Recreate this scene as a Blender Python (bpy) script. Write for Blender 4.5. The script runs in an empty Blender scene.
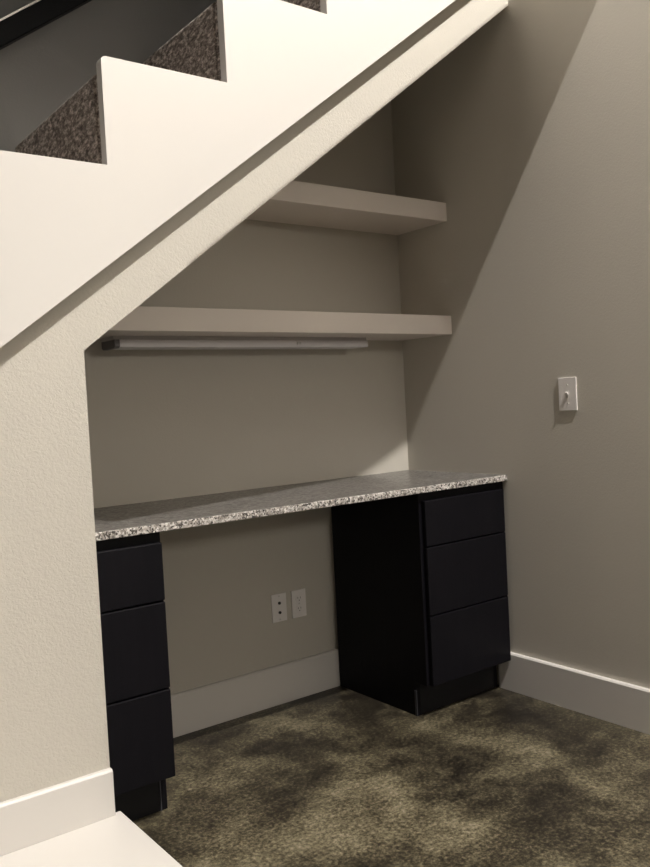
import bpy, bmesh, math, random
from mathutils import Matrix, Vector
random.seed(7)
S = bpy.context.scene
COL = S.collection

# ------------------------------------------------------------------ helpers
def link(name, bm, mat=None, parent=None, smooth=False, bevel=0.0, seg=2):
    bmesh.ops.remove_doubles(bm, verts=bm.verts, dist=1e-6)
    bmesh.ops.recalc_face_normals(bm, faces=bm.faces)
    me = bpy.data.meshes.new(name)
    bm.to_mesh(me); bm.free()
    o = bpy.data.objects.new(name, me); COL.objects.link(o)
    for m in (mat if isinstance(mat, (list, tuple)) else [mat]):
        if m: me.materials.append(m)
    if parent: o.parent = parent
    if smooth:
        for p in me.polygons: p.use_smooth = True
    if bevel:
        b = o.modifiers.new('bevel', 'BEVEL'); b.width = bevel; b.segments = seg
        b.limit_method = 'ANGLE'; b.angle_limit = math.radians(35)
    return o

def box(bm, x0, x1, y0, y1, z0, z1):
    vs = [bm.verts.new((x, y, z)) for x in (x0, x1) for y in (y0, y1) for z in (z0, z1)]
    for f in ((0,1,3,2),(4,6,7,5),(0,4,5,1),(2,3,7,6),(0,2,6,4),(1,5,7,3)):
        bm.faces.new([vs[i] for i in f])

def prism_xz(bm, pts, y0, y1):
    """polygon in x,z pulled along y"""
    a = [bm.verts.new((x, y0, z)) for x, z in pts]
    b = [bm.verts.new((x, y1, z)) for x, z in pts]
    n = len(pts)
    bm.faces.new(a); bm.faces.new(b[::-1])
    for i in range(n):
        bm.faces.new((a[i], b[i], b[(i+1) % n], a[(i+1) % n]))

def prism_yz(bm, pts, x0, x1):
    a = [bm.verts.new((x0, y, z)) for y, z in pts]
    b = [bm.verts.new((x1, y, z)) for y, z in pts]
    n = len(pts)
    bm.faces.new(a); bm.faces.new(b[::-1])
    for i in range(n):
        bm.faces.new((a[i], b[i], b[(i+1) % n], a[(i+1) % n]))

def cyl(bm, c, axis, r, h, n=20):
    M = Vector((0, 0, 1)).rotation_difference(Vector(axis)).to_matrix().to_4x4()
    bmesh.ops.create_cone(bm, cap_ends=True, segments=n, radius1=r, radius2=r, depth=h,
                          matrix=Matrix.Translation(c) @ M)

def B(fn, *a):
    bm = bmesh.new(); fn(bm, *a); return bm

def struct(o):
    o['kind'] = 'structure'; return o

def empty(name, loc, label, cat, group=None):
    o = bpy.data.objects.new(name, None); COL.objects.link(o)
    o.location = loc; o.empty_display_size = 0.05
    o['label'] = label; o['category'] = cat
    if group: o['group'] = group
    return o

# ------------------------------------------------------------------ materials
def mat(name, col, rough=0.5, spec=0.5, metal=0.0):
    m = bpy.data.materials.new(name); m.use_nodes = True
    b = m.node_tree.nodes['Principled BSDF']
    b.inputs['Base Color'].default_value = (*col, 1)
    b.inputs['Roughness'].default_value = rough
    b.inputs['Specular IOR Level'].default_value = spec
    b.inputs['Metallic'].default_value = metal
    return m, m.node_tree, b

def coords(nt, scale=(1, 1, 1)):
    tc = nt.nodes.new('ShaderNodeTexCoord'); mp = nt.nodes.new('ShaderNodeMapping')
    mp.inputs['Scale'].default_value = scale
    nt.links.new(tc.outputs['Object'], mp.inputs['Vector'])
    return mp.outputs['Vector']

def noise(nt, vec, scale, detail=3, rough=0.5, dist=0.0):
    n = nt.nodes.new('ShaderNodeTexNoise')
    n.inputs['Scale'].default_value = scale; n.inputs['Detail'].default_value = detail
    n.inputs['Roughness'].default_value = rough; n.inputs['Distortion'].default_value = dist
    nt.links.new(vec, n.inputs['Vector'])
    return n.outputs['Fac']

def ramp(nt, fac, stops):
    r = nt.nodes.new('ShaderNodeValToRGB')
    cr = r.color_ramp
    cr.elements[0].position = stops[0][0]; cr.elements[0].color = (*stops[0][1], 1)
    cr.elements[1].position = stops[-1][0]; cr.elements[1].color = (*stops[-1][1], 1)
    for p, c in stops[1:-1]:
        e = cr.elements.new(p); e.color = (*c, 1)
    nt.links.new(fac, r.inputs['Fac'])
    return r.outputs['Color']

def bump(nt, b, fac, strength, dist):
    n = nt.nodes.new('ShaderNodeBump')
    n.inputs['Strength'].default_value = strength; n.inputs['Distance'].default_value = dist
    nt.links.new(fac, n.inputs['Height']); nt.links.new(n.outputs['Normal'], b.inputs['Normal'])

def mixc(nt, fac, a, c):
    m = nt.nodes.new('ShaderNodeMix'); m.data_type = 'RGBA'
    nt.links.new(fac, m.inputs[0])
    for s, v in ((6, a), (7, c)):
        if isinstance(v, tuple): m.inputs[s].default_value = (*v, 1)
        else: nt.links.new(v, m.inputs[s])
    return m.outputs[2]

def wall_paint(name, col, bs=0.35):
    m, nt, b = mat(name, col, 0.55, 0.3)
    v = coords(nt)
    f = noise(nt, v, 130, 3, 0.55, 0.6)
    r = ramp(nt, f, [(0.38, (0, 0, 0)), (0.62, (1, 1, 1))])
    bump(nt, b, r, bs, 0.0012)
    return m
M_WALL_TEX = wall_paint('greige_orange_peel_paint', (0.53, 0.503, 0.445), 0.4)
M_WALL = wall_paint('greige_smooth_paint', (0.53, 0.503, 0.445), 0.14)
M_STAIRWELL = wall_paint('cool_grey_stairwell_wall', (0.30, 0.305, 0.30), 0.14)  # darker, cooler grey than the alcove walls
M_CEIL = mat('dark_ceiling_paint', (0.15, 0.14, 0.13), 0.8, 0.2)[0]
M_FARWALL = mat('room_paint', (0.14, 0.13, 0.12), 0.7, 0.2)[0]

def white(name, col, rough):
    m, nt, b = mat(name, col, rough, 0.4)
    v = coords(nt)
    bump(nt, b, noise(nt, v, 60, 2), 0.05, 0.001)
    return m
M_TRIM = white('semi_gloss_white_trim', (0.645, 0.622, 0.588), 0.35)
M_SHELF = white('white_shelf_paint', (0.74, 0.68, 0.63), 0.4)
M_PLATE, _, _ = mat('white_plastic', (0.80, 0.77, 0.75), 0.3)
M_DARKHOLE, _, _ = mat('dark_socket', (0.015, 0.015, 0.015), 0.5)
M_SCREW, _, _ = mat('painted_screw', (0.6, 0.58, 0.55), 0.3, 0.5, 0.2)
M_LIGHTBODY = mat('enamelled_fixture', (0.55, 0.53, 0.53), 0.4)[0]
M_DIFF = mat('frosted_acrylic', (0.72, 0.70, 0.72), 0.45)[0]
M_CAP = mat('grey_plastic_cap', (0.16, 0.15, 0.16), 0.5)[0]
M_RAIL = mat('black_gloss_rail', (0.004, 0.005, 0.007), 0.5, 0.2)[0]
M_GLINT = mat('glint_metal', (0.75, 0.74, 0.72), 0.3, 0.5, 1.0)[0]

# espresso cabinet
M_CAB, nt, b = mat('espresso_cabinet_finish', (0.008, 0.007, 0.009), 0.5, 0.15)
v = coords(nt, (1, 1, 0.08))
c = ramp(nt, noise(nt, v, 60, 4, 0.6), [(0.3, (0.0035, 0.0033, 0.005)), (0.7, (0.0055, 0.005, 0.007))])
nt.links.new(c, b.inputs['Base Color'])
M_TOE = mat('black_toe_board', (0.006, 0.006, 0.008), 0.5, 0.3)[0]
M_EDGE = mat('raw_veneer_edge', (0.05, 0.05, 0.06), 0.4)[0]

# granite: plain edge; the top's shade is put into a darker copy
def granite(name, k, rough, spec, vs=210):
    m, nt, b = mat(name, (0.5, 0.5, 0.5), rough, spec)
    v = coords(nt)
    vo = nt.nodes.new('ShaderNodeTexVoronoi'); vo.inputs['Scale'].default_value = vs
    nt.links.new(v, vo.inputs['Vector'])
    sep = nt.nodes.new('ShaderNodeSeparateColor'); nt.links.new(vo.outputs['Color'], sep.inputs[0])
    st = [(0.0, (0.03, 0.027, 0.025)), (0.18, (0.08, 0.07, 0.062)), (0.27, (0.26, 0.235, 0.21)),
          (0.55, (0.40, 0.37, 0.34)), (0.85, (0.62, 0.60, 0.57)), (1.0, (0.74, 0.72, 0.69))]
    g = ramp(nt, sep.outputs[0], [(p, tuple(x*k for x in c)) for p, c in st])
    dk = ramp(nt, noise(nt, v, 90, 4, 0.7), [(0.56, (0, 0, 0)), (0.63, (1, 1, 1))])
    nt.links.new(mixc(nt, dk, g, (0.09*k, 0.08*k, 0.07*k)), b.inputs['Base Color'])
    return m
M_GRAN = granite('granite_edge', 1.0, 0.45, 0.4)
M_GRAN_SHADED = granite('shaded_granite_top', 0.36, 0.28, 0.4, 120)

# stained concrete
M_FLOOR, nt, b = mat('acid_stained_concrete', (0.1, 0.1, 0.1), 0.38, 0.35)
v = coords(nt)
big = noise(nt, v, 3.1, 3, 0.55, 0.4)
mid = noise(nt, v, 13, 4, 0.65, 0.2)
fine = noise(nt, v, 95, 5, 0.8)
a1 = nt.nodes.new('ShaderNodeMath'); a1.operation = 'MULTIPLY_ADD'
nt.links.new(big, a1.inputs[0]); a1.inputs[1].default_value = 0.85; a1.inputs[2].default_value = -0.57
a2 = nt.nodes.new('ShaderNodeMath'); a2.operation = 'MULTIPLY_ADD'
nt.links.new(mid, a2.inputs[0]); a2.inputs[1].default_value = 0.45; nt.links.new(a1.outputs[0], a2.inputs[2])
a3 = nt.nodes.new('ShaderNodeMath'); a3.operation = 'MULTIPLY_ADD'
nt.links.new(fine, a3.inputs[0]); a3.inputs[1].default_value = 1.15; nt.links.new(a2.outputs[0], a3.inputs[2])
c = ramp(nt, a3.outputs[0], [(0.42, (0.010, 0.008, 0.006)), (0.56, (0.019, 0.0155, 0.011)),
                              (0.67, (0.052, 0.044, 0.028)), (0.84, (0.16, 0.14, 0.088)), (0.98, (0.26, 0.235, 0.17))])
nt.links.new(c, b.inputs['Base Color'])
bump(nt, b, fine, 0.12, 0.0008)

# carpet
M_CARPET, nt, b = mat('speckled_brown_carpet', (0.1, 0.1, 0.1), 0.95, 0.1)
v = coords(nt, (1, 0.5, 1))
f = noise(nt, v, 95, 4, 0.75)
c = ramp(nt, f, [(0.36, (0.10, 0.085, 0.075)), (0.5, (0.26, 0.225, 0.20)), (0.66, (0.75, 0.67, 0.60))])
nt.links.new(c, b.inputs['Base Color'])
bump(nt, b, f, 0.5, 0.004)

# ------------------------------------------------------------------ measures
H = 0.762
XJ, ZJ, SL = -1.5246, 1.1922, 0.7469          # opening jamb, its top, slope of the stairs
YF = -0.594                                    # face of the stair wall
RUN, RISE = 0.3290, 0.2453
X0, Z0 = -1.4569, 1.6087                        # one inner corner of the stepped board
def soff(x): return ZJ + SL * (x - XJ)
XW, YW, ZC = -5.0, -6.0, 5.2
TB, HB = 0.0165, 0.1344

# ------------------------------------------------------------------ setting
struct(link('floor', B(box, XW, 0, YW, 0, -0.1, 0), M_FLOOR))
struct(link('wall_right', B(box, 0, 0.12, YW, 0.12, -0.1, ZC), M_WALL))
xs = XJ + (-0.1 - 0.08 - ZJ)/SL
struct(link('wall_back', B(prism_xz, [(xs, -0.1), (0, -0.1), (0, soff(0)+0.08)], 0, 0.12), M_WALL))
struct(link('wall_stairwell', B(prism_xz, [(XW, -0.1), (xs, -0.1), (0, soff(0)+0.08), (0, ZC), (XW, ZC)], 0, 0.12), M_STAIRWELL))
struct(link('wall_left', B(box, XW-0.12, XW, YW, 0.12, -0.1, ZC), M_FARWALL))
struct(link('wall_behind_camera', B(box, XW-0.12, 0.12, YW-0.12, YW, -0.1, ZC), M_FARWALL))
struct(link('ceiling', B(box, XW-0.12, 0.12, YW-0.12, 0.12, ZC, ZC+0.1), M_CEIL))

# wall under the stairs, with the sloping opening
xl = XJ - (ZJ + 0.15) / SL                      # where its top line meets the floor
bm = B(prism_xz, [(xl, 0), (XJ, 0), (XJ, ZJ), (0, soff(0)), (0, 2.451), (XJ + (2.451-0.20-ZJ)/SL, 2.451), (xl, soff(xl)+0.20)], YF, YF+0.08)
struct(link('wall_front', bm, M_WALL_TEX))
# sloped ceiling of the alcove
struct(link('ceiling_sloped', B(prism_xz, [(-2.2, soff(-2.2)), (0, soff(0)), (0, soff(0)+0.1), (-2.2, soff(-2.2)+0.1)], YF+0.081, 0), M_WALL))
# alcove end wall behind the left jamb
struct(link('wall_alcove_end', B(box, -1.80, -1.74, YF+0.081, 0, 0, soff(-1.80)), M_WALL))
# unseen wall above the stair opening, its bottom set to shade the stairwell
struct(link('wall_upper', B(box, XW, 0, -0.630, -0.585, 2.452, ZC), M_WALL))
struct(link('shadow_wedge', B(prism_xz, [(0, 2.595), (-1.07, 2.114), (-1.07, 2.163), (-0.12, 2.872), (0, 2.962)], -1.20, -1.10), M_WALL))  # unseen wedge, shaped to cast the slanting shadow on the right wall

# baseboards (bevelled top)
def bb_profile(t, h): return [(0, 0), (t, 0), (t, h-0.005), (t-0.004, h), (0, h)]
bm = B(prism_xz, [(-y, z) for y, z in bb_profile(TB, HB)], YW, -0.440)
struct(link('baseboard_right', bm, M_TRIM))
bm = B(prism_yz, [(-y, z) for y, z in bb_profile(TB, HB)], -1.311, -0.4085)
struct(link('baseboard_back', bm, M_TRIM))
HL = 0.1219
bm = B(prism_yz, [(YF-y, z+HL) for y, z in bb_profile(TB, 0.108)], -3.30, -1.5239)
struct(link('baseboard_front', bm, M_TRIM, bevel=0.0015))
# white landing at the foot of the stairs
bm = bmesh.new()
box(bm, XW, -1.506, -1.60, YF-0.0005, 0, HL)
struct(link('trim_1', bm, M_TRIM, bevel=0.003))

# ------------------------------------------------------------------ staircase
st = empty('staircase', (X0, YF, 0), 'white stepped stair stringer with brown speckled carpet steps above the desk alcove', 'staircase')
st_inv = Matrix.Translation(-Vector((X0, YF, 0)))
def child(o, root_inv):
    o.data.transform(root_inv); return o
# stepped board, softened corners
pts = []
i0, i1 = -6, 4
for i in range(i0, i1):
    x = X0 + i*RUN; z = Z0 + i*RISE
    pts.append((x, z))
    zt = z + RISE
    if zt > 2.45:
        pts.append((x, 2.45)); break
    r = 0.012
    for k in range(5):
        a = math.pi - k*math.pi/8
        pts.append((x + r + r*math.cos(a), zt - r + r*math.sin(a)))
xe = 0.0
xe = -0.0015
SB = 0.1478
xm = XJ + (2.45 - SB - ZJ)/SL
pts.append((xm, 2.45))
xb = X0 + i0*RUN
xc = XJ + (0.1225 - SB - ZJ)/SL
pts.append((xc, 0.1225))
pts[0] = (xb, max(pts[0][1], 0.1226))
if pts[-1] == pts[0]: pts.pop()
child(link('stringer_board', B(prism_xz, pts, -0.630, -0.6020), M_TRIM, st), st_inv)
# carpet turned up against the back of the board
bm = bmesh.new()
body = [(min(x+0.004, xe), min(z-0.024, 2.44)) for x, z in pts[:-3]]
body[0] = (xb+0.05, 0.1226)
xn = XJ + (2.44 - 0.205 - ZJ)/SL
body += [(X0 + 3*RUN + 0.004, 2.44), (xn, 2.44), (XJ + (0.1226-0.205-ZJ)/SL, 0.1226)]
prism_xz(bm, body, -0.6015, -0.584)
child(link('carpet_edge', bm, M_CARPET, st), st_inv)
for i in range(-6, 4):
    x = X0 + i*RUN; zt = Z0 + (i+1)*RISE - 0.024
    zb0 = max(soff(x)+0.101, 0.0); zb1 = max(soff(x+RUN)+0.101, 0.0)
    prof = [(x+0.004, zb0)]
    r = 0.02
    for k in range(7):
        a = math.pi - k*math.pi/12
        prof.append((x + r - 0.004 + r*math.cos(a), zt - r + r*math.sin(a)))
    prof += [(x+RUN+0.003, zt), (x+RUN+0.003, zb1)]
    bm = B(prism_xz, prof, -0.5838, -0.0005)
    o = child(link('stair_step', bm, M_CARPET, st, smooth=False), st_inv)
    if i == -6: o['label'] = 'brown speckled carpet step'

# handrail
hr = empty('handrail', (-1.5, -0.06, 2.1), 'sloping black handrail with a thin bright top edge, on the wall above the carpeted stairs', 'handrail')
def rail(bm, x0, x1, dz0, dz1, y0, y1):
    f = lambda x: 2.06 + 0.735*(x+1.509)
    prism_xz(bm, [(x0, f(x0)+dz0), (x1, f(x1)+dz0), (x1, f(x1)+dz1), (x0, f(x0)+dz1)], y0, y1)
inv = Matrix.Translation(-Vector(hr.location))
child(link('rail', B(rail, -3.0, -0.75, 0.0, 0.068, -0.085, -0.045), M_RAIL, hr, bevel=0.004), inv)
child(link('glint_strip', B(rail, -3.0, -0.75, 0.0685, 0.0745, -0.083, -0.060), M_GLINT, hr), inv)  # bright strip put in for the glint along the rail's top
for xx in (-2.5, -1.0):
    bm = bmesh.new(); cyl(bm, (xx, -0.0225, 2.06+0.735*(xx+1.509)+0.03), (0, 1, 0), 0.010, 0.0446)
    cyl(bm, (xx, -0.004, 2.06+0.735*(xx+1.509)+0.03), (0, 1, 0), 0.028, 0.0065)
    child(link('bracket', bm, M_RAIL, hr), inv)

# ------------------------------------------------------------------ shelves
def shelf(z1, t, label, grp):
    root = empty('wall_shelf', (-0.6, -0.13, z1-t), label, 'shelf', grp)
    xa, xb_ = XJ + (z1-ZJ)/SL + 0.006, XJ + (z1-t-ZJ)/SL + 0.006
    inv = Matrix.Translation(-Vector(root.location))
    # box of the shelf, and the slightly proud nosing board on its front
    bm = B(prism_xz, [(xb_, z1-t), (-0.0005, z1-t), (-0.0005, z1), (xa, z1)], -0.2520, -0.0005)
    child(link('shelf_board', bm, M_SHELF, root), inv)
    bm = B(prism_xz, [(xb_, z1-t-0.001), (-0.0005, z1-t-0.001), (-0.0005, z1+0.0005), (xa, z1+0.0005)], -0.2707, -0.2521)
    child(link('front_edge', bm, M_SHELF, root, bevel=0.001), inv)
    return root
shelf(1.3396, 0.0667, 'long thick white wall shelf with the strip light fixed beneath it', 'white wall shelves')
shelf(1.7515, 0.0664, 'short upper thick white wall shelf nearest the sloping stair edge', 'white wall shelves')

ul = empty('strip_light', (-0.76, -0.07, 1.2725), 'slim white strip light, switched off, under the long shelf', 'light')
inv = Matrix.Translation(-Vector(ul.location))
zt = 1.2725
child(link('housing', B(box, -1.250, -0.285, -0.118, -0.030, zt-0.011, zt), M_LIGHTBODY, ul, bevel=0.001), inv)
bm = B(prism_yz, [(-0.126, zt-0.0115), (-0.126, zt-0.0345), (-0.032, zt-0.0345), (-0.032, zt-0.0115)], -1.234, -0.285)
child(link('diffuser', bm, M_DIFF, ul, bevel=0.0015), inv)
bm = B(prism_yz, [(-0.127, zt-0.0115), (-0.129, zt-0.031), (-0.119, zt-0.037), (-0.039, zt-0.037), (-0.029, zt-0.031), (-0.029, zt-0.0115)], -1.251, -1.2345)
o = child(link('end_cap', bm, M_CAP, ul, bevel=0.001), inv); o['label'] = 'dark grey end cap'
child(link('switch_button', B(box, -0.60, -0.585, -0.1275-0.003, -0.1268, zt-0.026, zt-0.018), M_LIGHTBODY, ul), inv)

# ------------------------------------------------------------------ countertop
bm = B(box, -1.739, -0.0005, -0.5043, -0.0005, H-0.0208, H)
o = link('countertop', bm, [M_GRAN, M_GRAN_SHADED])
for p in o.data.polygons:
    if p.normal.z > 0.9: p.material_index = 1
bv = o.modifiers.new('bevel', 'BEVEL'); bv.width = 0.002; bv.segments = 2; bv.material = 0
o['label'] = 'speckled grey granite desktop spanning both black drawer cabinets'; o['category'] = 'countertop'

# ------------------------------------------------------------------ drawer cabinets
ZTOP = H - 0.0212
def cabinet(xa, xb_, right, label):
    """xa..xb_ in world x"""
    root = empty('drawer_cabinet', ((xa+xb_)/2, -0.24, 0), label, 'cabinet', 'black drawer cabinets')
    inv = Matrix.Translation(-Vector(root.location))
    # carcass: side panels notched for the toe space, back, bottom
    def side(x0, x1):
        return B(prism_yz, [(-0.0175, 0), (-0.4304, 0), (-0.4304, 0.112), (-0.481, 0.112), (-0.481, ZTOP), (-0.0175, ZTOP)], x0, x1)
    child(link('side_panel', side(xa, xa+0.016), M_CAB, root), inv)
    child(link('side_panel', side(xb_-0.016, xb_), M_CAB, root), inv)
    bm = bmesh.new()
    box(bm, xa+0.0162, xb_-0.0162, -0.460, -0.020, 0.112, ZTOP)
    child(link('cabinet_body', bm, M_CAB, root), inv)
    bm = bmesh.new()                         # face frame
    a, c = xa+0.0162, xb_-0.0162
    box(bm, a, a+0.022, -0.481, -0.4605, 0.112, ZTOP)
    box(bm, c-0.022, c, -0.481, -0.4605, 0.112, ZTOP)
    for z0, z1 in ((0.112, 0.135), (0.328, 0.350), (0.553, 0.575), (0.700, ZTOP)):
        box(bm, a+0.0221, c-0.0221, -0.481, -0.4605, z0, z1)
    child(link('face_frame', bm, M_CAB, root), inv)
    child(link('toe_kick', B(box, a, c, -0.4304, -0.4190, 0, 0.1115), M_TOE, root), inv)
    if right:
        # the corner strip closing the joint of toe board and side
        o = child(link('corner_strip', B(box, xa-0.0022, xa-0.0002, -0.4322, -0.422, 0.0, 0.085), M_EDGE, root), inv)
        child(link('filler_strip', B(box, xb_, -0.0004, -0.481, -0.4605, 0.137, ZTOP), M_CAB, root), inv)
    else:
        o = child(link('corner_strip', B(box, xb_-0.0195, xb_-0.0165, -0.4330, -0.4306, 0.0, 0.095), M_EDGE, root), inv)
    dx0 = xa + 0.012; dx1 = xb_ if right else xb_ - 0.004
    for z0, z1 in ((0.5665, 0.7135), (0.3420, 0.5620), (0.1107, 0.3375)):
        bm = B(box, dx0, dx1, -0.500, -0.4815, z0, z1)
        child(link('drawer_front', bm, M_CAB, root, bevel=0.0025), inv)
    return root
cabinet(-0.408, -0.0182, True, 'black drawer cabinet against the plain wall, its whole side panel showing')
cabinet(-1.7195, -1.3117, False, 'narrow-looking black drawer cabinet half hidden behind the textured stair wall')

# ------------------------------------------------------------------ wall plates
def plate_box(w, h):
    bm = bmesh.new()
    box(bm, -w/2, w/2, -0.0042, 0, -h/2, h/2)
    return bm
def screw(bm, z): cyl(bm, (0, -0.0050, z), (0, 1, 0), 0.0028, 0.0012, 12)

PH, PW = 0.0985, 0.061
jk = empty('wall_plate', (-0.6482, -0.0004, 0.3345), 'white wall plate with two small dark round jacks under the desk', 'wall plate')
link('plate', plate_box(PW, PH), M_PLATE, jk, bevel=0.001)
for z in (0.0168, -0.0168):
    bm = bmesh.new(); cyl(bm, (0, -0.0062, z), (0, 1, 0), 0.0052, 0.0035, 20)
    o = link('jack', bm, M_DARKHOLE, jk); o['label'] = 'dark round jack'
for z in (0.041, -0.041):
    bm = bmesh.new(); screw(bm, z); link('screw', bm, M_SCREW, jk)

ol = empty('power_outlet', (-0.5636, -0.0004, 0.3340), 'white duplex power outlet beside the plate with dark jacks', 'outlet')
link('plate', plate_box(PW, PH), M_PLATE, ol, bevel=0.001)
for z in (0.0185, -0.0185):
    bm = bmesh.new()
    n = 28; vs0 = []; vs1 = []
    for k in range(n):
        a = 2*math.pi*k/n
        x, zz = 0.0150*math.cos(a), max(-0.0120, min(0.0120, 0.0150*math.sin(a)))
        vs0.append(bm.verts.new((x, -0.0045, z+zz))); vs1.append(bm.verts.new((x, -0.0060, z+zz)))
    bm.faces.new(vs0); bm.faces.new(vs1[::-1])
    for k in range(n): bm.faces.new((vs0[k], vs1[k], vs1[(k+1) % n], vs0[(k+1) % n]))
    rc = link('socket', bm, M_PLATE, ol)
    bm = bmesh.new()
    box(bm, -0.0062, -0.0046, -0.0063, -0.0060, z-0.001, z+0.006)
    box(bm, 0.0046, 0.0062, -0.0063, -0.0060, z-0.001, z+0.006)
    cyl(bm, (0, -0.00615, z-0.0065), (0, 1, 0), 0.0021, 0.0003, 12)
    o = link('slots', bm, M_DARKHOLE, rc); o['label'] = 'dark slots'
bm = bmesh.new(); screw(bm, 0); link('screw', bm, M_SCREW, ol)

sw = empty('light_switch', (-0.0004, -0.7700, 1.0325), 'white toggle light switch alone on the bare wall beside the shelves', 'light switch')
sw.rotation_euler = (0, 0, -math.pi/2)
link('plate', plate_box(0.068, 0.106), M_PLATE, sw, bevel=0.001)
bm = B(box, -0.0052, 0.0052, -0.0055, -0.0045, -0.0125, 0.0125); link('toggle_slot', bm, M_SCREW, sw)
bm = B(prism_yz, [(-0.0055, -0.005), (-0.0055, 0.005), (-0.0115, 0.0085), (-0.0125, 0.0040)], -0.0042, 0.0042)
link('toggle', bm, M_PLATE, sw, bevel=0.0008)
for z in (0.030, -0.030):
    bm = bmesh.new(); screw(bm, z); link('screw', bm, M_SCREW, sw)

# ------------------------------------------------------------------ camera
Rr = ((7.96637850e-01, 6.01072102e-01, 6.38785084e-02),
      (-6.02255761e-01, 7.98302688e-01, -9.03890698e-04),
      (-5.15376885e-02, -3.77511262e-02, 9.97957273e-01))
cam = bpy.data.cameras.new('camera'); co = bpy.data.objects.new('camera', cam); COL.objects.link(co)
m = Matrix.Identity(4)
for r in range(3):
    m[r][0] = Rr[r][0]; m[r][1] = Rr[r][2]; m[r][2] = -Rr[r][1]
m[0][3], m[1][3], m[2][3] = -2.2324, -2.4266, 1.0468
co.matrix_world = m
cam.sensor_fit = 'HORIZONTAL'; cam.sensor_width = 36; cam.lens = 829.5443/650*36
cam.clip_start = 0.02
S.camera = co

# ------------------------------------------------------------------ light
def lamp(name, kind, loc, energy, col, size=0.05, target=None, spot=None, blend=0.3):
    l = bpy.data.lights.new(name, kind); l.energy = energy; l.color = col
    if kind in ('POINT', 'SPOT'): l.shadow_soft_size = size
    if kind == 'AREA': l.shape = 'DISK'; l.size = size
    if kind == 'SPOT': l.spot_size = math.radians(spot); l.spot_blend = blend
    o = bpy.data.objects.new(name, l); COL.objects.link(o); o.location = loc
    if target is not None:
        o.rotation_euler = (Vector(target)-Vector(loc)).to_track_quat('-Z', 'Y').to_euler()
    return o
lamp('hall_lamp', 'POINT', (-0.42, -3.0, 5.0), 1000, (1.0, 0.952, 0.905), 0.022)
lamp('alcove_fill', 'SPOT', (-0.35, -5.2, 2.0), 88, (1.0, 0.93, 0.82), 0.22, (-0.95, 0, 0.50), 32, 0.6)  # added fill spot, brightens the alcove's back wall and shelf fronts

lamp('stairwell_fill', 'AREA', (-2.2, -0.30, 4.7), 4.0, (0.80, 0.92, 1.0), 0.3, (-1.6, -0.3, 2.0))  # added cool fill for the dim stairwell, not a known lamp

w = bpy.data.worlds.new('world'); S.world = w; w.use_nodes = True
w.node_tree.nodes['Background'].inputs[0].default_value = (0.5, 0.55, 0.6, 1)
w.node_tree.nodes['Background'].inputs[1].default_value = 0.05

S.view_settings.view_transform = 'Standard'; S.view_settings.look = 'None'
S.view_settings.gamma = 1; S.view_settings.use_curve_mapping = False
S.view_settings.exposure = 0.13
S.cycles.use_denoising = True
S.cycles.max_bounces = 8; S.cycles.diffuse_bounces = 5
